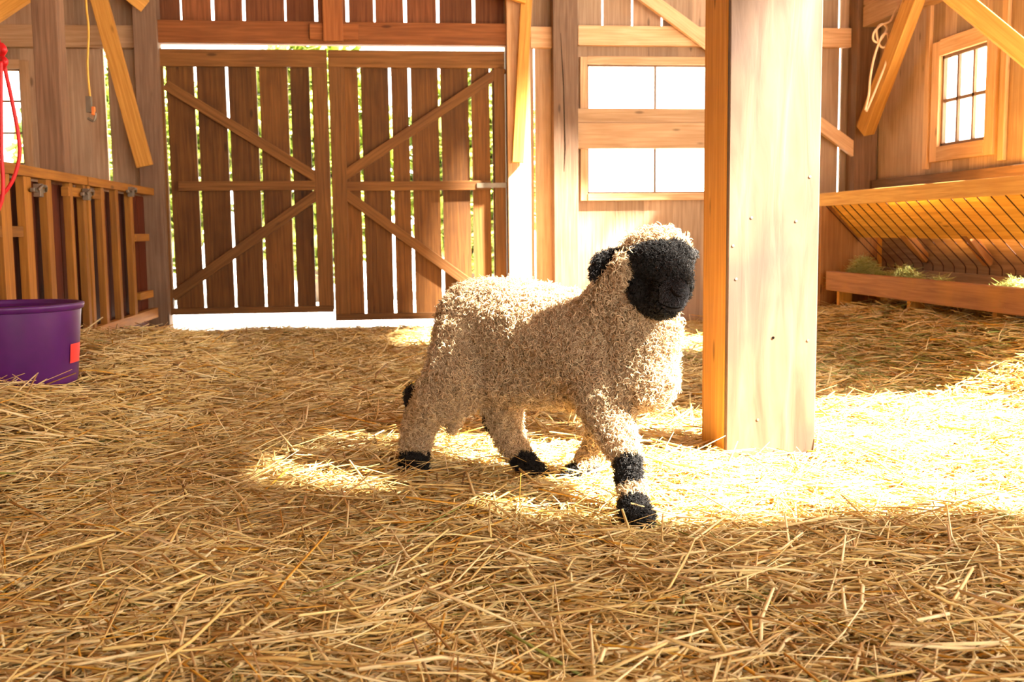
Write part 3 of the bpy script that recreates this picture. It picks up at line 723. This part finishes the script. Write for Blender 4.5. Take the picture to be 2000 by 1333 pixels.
# x, y, depth, radius (all at the joint) ; 1 = black
C_, K_ = 0, 1
CH = [  # chains of joints: ([(x,y,Y,r)...], colour)
 ([(915, 632, 3.06, 58), (935, 628, 3.03, 76), (1000, 640, 2.95, 90), (1085, 662, 2.85, 96), (1165, 690, 2.74, 98), (1235, 712, 2.66, 80)], C_),
 ([(1245, 690, 2.64, 74), (1265, 650, 2.62, 60)], C_), ([(1255, 735, 2.62, 66), (1215, 745, 2.68, 58)], C_),
 ([(1175, 655, 2.73, 78), (1215, 590, 2.67, 60), (1245, 530, 2.62, 44)], C_), ([(1240, 640, 2.64, 66), (1262, 590, 2.60, 46)], C_),
 ([(965, 715, 3.0, 72), (1050, 720, 2.88, 72), (1130, 730, 2.78, 66)], C_),
 # near hind leg
 ([(915, 660, 2.98, 62), (893, 725, 2.97, 56), (858, 775, 2.99, 40), (822, 815, 3.06, 29), (813, 865, 3.08, 26)], C_), ([(812, 884, 3.08, 24), (806, 906, 3.07, 24), (814, 912, 3.03, 22)], K_),
 ([(803, 764, 3.05, 10), (802, 786, 3.06, 9)], K_), ([(930, 735, 2.98, 50), (880, 790, 3.0, 30)], C_),
 # far hind leg
 ([(960, 740, 3.06, 52), (985, 800, 3.02, 32), (990, 845, 3.02, 26), (1010, 880, 2.98, 22)], C_), ([(1022, 900, 2.96, 21), (1042, 922, 2.93, 19), (1055, 928, 2.91, 14)], K_),
 ([(960, 795, 3.05, 17), (962, 830, 3.05, 12)], K_),
 # tail hanging between the hind legs
 ([(905, 745, 3.14, 22), (895, 800, 3.14, 14), (885, 840, 3.13, 8)], C_),
 # far front leg, bent back
 ([(1185, 770, 2.86, 44), (1180, 840, 2.92, 26), (1158, 880, 2.94, 20), (1140, 905, 2.92, 18)], C_), ([(1125, 922, 2.91, 15), (1112, 930, 2.90, 15), (1152, 915, 2.92, 13)], K_),
 # near front leg stepping forward
 ([(1180, 745, 2.66, 66), (1188, 805, 2.62, 46), (1206, 855, 2.56, 32), (1222, 888, 2.53, 26)], C_), ([(1228, 905, 2.51, 24), (1228, 938, 2.50, 24)], K_), ([(1232, 955, 2.49, 25), (1236, 968, 2.48, 25)], C_),
 ([(1238, 986, 2.46, 27), (1240, 1006, 2.44, 29), (1252, 1014, 2.40, 26)], K_),
 # head
 ([(1256, 520, 2.62, 44), (1290, 520, 2.56, 46), (1312, 545, 2.51, 37), (1316, 572, 2.45, 29)], K_), ([(1300, 585, 2.49, 27), (1318, 582, 2.445, 24)], K_), ([(1252, 540, 2.60, 28), (1262, 575, 2.56, 30), (1285, 595, 2.52, 24), (1308, 603, 2.47, 14)], K_), ([(1318, 515, 2.56, 34), (1322, 498, 2.57, 26)], K_),
 ([(1258, 488, 2.64, 34), (1290, 478, 2.62, 32), (1318, 480, 2.61, 22)], C_),
 # ears
 ([(1222, 500, 2.66, 12), (1196, 500, 2.67, 12), (1174, 512, 2.67, 14), (1161, 540, 2.67, 9)], K_), ([(1340, 500, 2.66, 11), (1352, 498, 2.70, 8)], K_),
]
def capsules():
    out = []
    for ch, col in CH:
        js = [(pp(x, y, Y_), r*Y_/FPX) for x, y, Y_, r in ch]
        for a, b in zip(js, js[1:]): out.append((a[0], b[0], a[1], b[1], col))
    return out
CAPS = capsules()
bm = bmesh.new()
for a, b, ra, rb, col in CAPS:
    k = max(2, int((b-a).length/(min(ra, rb)*.3))+1)
    for i in range(k+1):
        t = i/k; bmesh.ops.create_icosphere(bm, subdivisions=2, radius=(ra+(rb-ra)*t)*1.02, matrix=Matrix.Translation(a.lerp(b, t)))
tm = bpy.data.meshes.new('tmp'); bm.to_mesh(tm); bm.free()
to = bpy.data.objects.new('tmp', tm); COL.objects.link(to)
rm = to.modifiers.new('r', 'REMESH'); rm.mode = 'VOXEL'; rm.voxel_size = .0055; rm.adaptivity = 0
sm_ = to.modifiers.new('s', 'SMOOTH'); sm_.factor = .5; sm_.iterations = 9
dg = bpy.context.evaluated_depsgraph_get()
body_me = bpy.data.meshes.new_from_object(to.evaluated_get(dg)); bpy.data.objects.remove(to); bpy.data.meshes.remove(tm)
body_me.name = 'body'
nv = len(body_me.vertices); co = np.empty(nv*3, np.float32); body_me.vertices.foreach_get('co', co); co = co.reshape(-1, 3)
def cap_dist(P_, a, b, ra, rb):
    a = np.array(a); b = np.array(b); ab = b-a; t = np.clip(((P_-a)@ab)/max(ab@ab, 1e-9), 0, 1)
    return np.linalg.norm(P_-(a+t[:, None]*ab), axis=1)-(ra+(rb-ra)*t)
def darkness(P_):
    dc = np.full(len(P_), 9.); dk = np.full(len(P_), 9.)
    for a, b, ra, rb, col in CAPS:
        d = cap_dist(P_, a, b, ra, rb)
        if col: dk = np.minimum(dk, d)
        else: dc = np.minimum(dc, d)
    return np.clip((dc-dk)/.006+.5, 0, 1)
LO = Vector((.3, 2.8, 0))
dark = darkness(co)
at_ = body_me.attributes.new('dark', 'FLOAT', 'POINT'); at_.data.foreach_set('value', dark.astype(np.float32))
body_me.polygons.foreach_set('use_smooth', [True]*len(body_me.polygons))
body_me.materials.clear(); body_me.materials.append(MSKIN)
bvh = BVHTree.FromPolygons([tuple(v) for v in co], [tuple(p.vertices) for p in body_me.polygons])
def surf(x, y):
    d = ray(x, y).normalized(); h = bvh.ray_cast(cC, d); return (h[0], h[1]) if h[0] else (None, None)
# surface samples for the wool
body_me.calc_loop_triangles(); nt_ = len(body_me.loop_triangles)
tri = np.empty(nt_*3, np.int32); body_me.loop_triangles.foreach_get('vertices', tri); tri = tri.reshape(-1, 3)
vn = np.empty(nv*3, np.float32); body_me.vertices.foreach_get('normal', vn); vn = vn.reshape(-1, 3)
A_, B_, D_ = co[tri[:, 0]], co[tri[:, 1]], co[tri[:, 2]]
area = np.linalg.norm(np.cross(B_-A_, D_-A_), axis=1)*.5; cum = np.cumsum(area)
print('LAMB area', cum[-1], 'verts', nv)
def sample(n):
    i = np.searchsorted(cum, rng.random(n)*cum[-1]); u = rng.random(n); v = rng.random(n); f_ = u+v > 1; u[f_] = 1-u[f_]; v[f_] = 1-v[f_]
    w = 1-u-v; t = tri[i]
    p = co[t[:, 0]]*w[:, None]+co[t[:, 1]]*u[:, None]+co[t[:, 2]]*v[:, None]
    nn = vn[t[:, 0]]*w[:, None]+vn[t[:, 1]]*u[:, None]+vn[t[:, 2]]*v[:, None]; nn /= np.linalg.norm(nn, axis=1)[:, None]
    return p, nn
lamb = empty('lamb', LO, 'cream woolly lamb with black face, ears and feet walking through the straw', 'lamb')
bo = bpy.data.objects.new('body', body_me); COL.objects.link(bo); bo.parent = lamb
body_me.transform(Matrix.Translation(-LO))
muz = np.array(pp(1320, 580, 2.425))
def curls(name, mat, p, nn, L_, R_, turns, rad, npt=11, droop=.55, strands_=2, jitter=.35):
    N = len(p); g = nn*1.0+np.array([0, 0, -droop])+rng.normal(0, jitter, (N, 3)); g /= np.linalg.norm(g, axis=1)[:, None]
    tmp = rng.normal(size=(N, 3)); e1 = np.cross(g, tmp); e1 /= np.linalg.norm(e1, axis=1)[:, None]; e2 = np.cross(g, e1)
    P_ = []
    for s in range(strands_):
        ph = rng.uniform(0, .5, N)+s*.35; tt = np.linspace(0, 1, npt)[None, :]
        sg = np.sign(rng.random(N)-.5); w = 2*math.pi*turns[:, None]*tt*sg[:, None]+ph[:, None]
        amp = R_[:, None]*np.minimum(1, tt*2.2)
        cu = np.cos(w)*amp; su = np.sin(w)*amp
        c0 = (np.cos(ph)*0)[:, None]
        off = rng.normal(0, .0012, (N, 3))
        pts = p[:, None, :]-nn[:, None, :]*.002+g[:, None, :]*(L_[:, None]*tt)[:, :, None]+e1[:, None, :]*(cu)[:, :, None]+e2[:, None, :]*(su)[:, :, None]+off[:, None, :]*tt[:, :, None]
        P_.append(pts)
    pts = np.concatenate(P_)-np.array(LO)
    cd = bpy.data.hair_curves.new(name); cd.add_curves([npt]*len(pts))
    cd.attributes['position'].data.foreach_set('vector', pts.astype(np.float32).ravel())
    r = cd.attributes.get('radius') or cd.attributes.new('radius', 'FLOAT', 'POINT')
    prof = np.interp(np.linspace(0, 1, npt), [0, .8, 1], [1, .85, .25]); r.data.foreach_set('value', (np.repeat(rng.uniform(.75, 1.2, len(pts)), npt)*np.tile(prof, len(pts))*rad).astype(np.float32))
    cd.materials.append(mat); o = bpy.data.objects.new(name, cd); COL.objects.link(o); o.parent = lamb; return o
U_ = rng.uniform
p, nn = sample(42000); dk = darkness(p); c = dk < .5
p1, n1 = p[c], nn[c]; N = len(p1)
leg = p1[:, 2] < .27
L_ = np.where(leg, U_(.012, .024, N), U_(.014, .030, N)); 
clump = .85+.45*np.sin(p1[:, 0]*95+3*np.sin(p1[:, 2]*60))*np.sin(p1[:, 1]*88+2*np.sin(p1[:, 0]*70))*np.sin(p1[:, 2]*92+2*np.sin(p1[:, 1]*65))
curls('fleece', MCREAM, p1, n1, L_*clump, U_(.0034, .0074, N), U_(.9, 1.6, N), .00105)
k2 = ~c; p2, n2 = p[k2], nn[k2]
q, qn = sample(50000); qd = darkness(q) > .5; p2 = np.concatenate([p2, q[qd]]); n2 = np.concatenate([n2, qn[qd]])
q, qn = sample(520000); qk = (np.linalg.norm(q-muz, axis=1) < .050) & (darkness(q) > .5); p2 = np.concatenate([p2, q[qk]]); n2 = np.concatenate([n2, qn[qk]])
dm = np.linalg.norm(p2-muz, axis=1); farm = dm > .046; face = p2[:, 2] > .4; N = len(p2)
a = farm & ((dm > .052) | (rng.random(N) < .12))
curls('black_wool', MBLACK, p2[a], n2[a], U_(.008, .017, a.sum()), U_(.0018, .0036, a.sum()), U_(.8, 1.6, a.sum()), .0008, droop=.35)
b_ = ~farm
MFUZZ = MBLACK.copy(); MFUZZ.name = 'slate_fuzz'
for e_, c_ in zip(MFUZZ.node_tree.nodes['Color Ramp'].color_ramp.elements, ((.022, .021, .023), (.075, .07, .075))): e_.color = (*c_, 1)
curls('muzzle_fuzz', MFUZZ, p2[b_], n2[b_], U_(.003, .007, b_.sum()), U_(.0004, .001, b_.sum()), U_(.2, .5, b_.sum()), .0005, npt=4, droop=.8, strands_=1, jitter=.2)
# nose pad, nostrils, mouth, eyes
def sp(x, y, out=0):
    h, n_ = surf(x, y)
    if h is None: h, n_ = pp(x, y, 2.46), Vector((0, -1, 0))
    return h+n_*out
nm = bmesh.new(); c0 = sp(1332, 568, -.005)
fw = (sp(1322, 572)-pp(1275, 515, 2.60)).normalized(); sd = fw.cross(Vector((0, 0, 1))).normalized(); up_v = sd.cross(fw)
bmesh.ops.create_uvsphere(nm, u_segments=24, v_segments=14, radius=1)
for v in nm.verts:
    x, y, z = v.co; wdt = 1.0 if z > 0 else 1+z*.45
    v.co = c0 - LO + sd*(x*.012*wdt) + up_v*(z*.0075) + fw*(y*.006)
me = bpy.data.meshes.new('nose'); nm.to_mesh(me); nm.free(); me.polygons.foreach_set('use_smooth', [True]*len(me.polygons)); me.materials.append(M['nose'])
no = bpy.data.objects.new('nose', me); COL.objects.link(no); no.parent = lamb
for s in (-1, 1):
    t = MB(); q = [(1311, 562), (1314, 570), (1321, 577), (1329, 579)] if s < 0 else [(1349, 560), (1348, 567), (1345, 573), (1341, 577)]
    t.tube(spline([sp(x, y, .0045 if s < 0 else .002) for x, y in q], 5), list(np.interp(np.arange(16), [0, 6, 11, 15], [.0012, .0034, .003, .001])), 8)
    t.build('nostril', M['darkhole'], lamb, smooth=True)
t = MB(); t.tube(spline([sp(1288, 590, .0035), sp(1298, 595, .0035), sp(1312, 599, .004), sp(1326, 599, .004), sp(1338, 595, .0035)], 6), .0013); t.build('mouth', M['darkhole'], lamb, smooth=True)
for x, y in ((1284, 524), (1338, 520)):
    e_ = MB(); prof = [(.0065*math.sin(a), -.0065*math.cos(a)) for a in np.linspace(.01, math.pi-.01, 10)]
    e_.lathe(prof, sp(x, y, .001), 16); e_.build('eye', M['eye'], lamb, smooth=True)
#LAMB-END
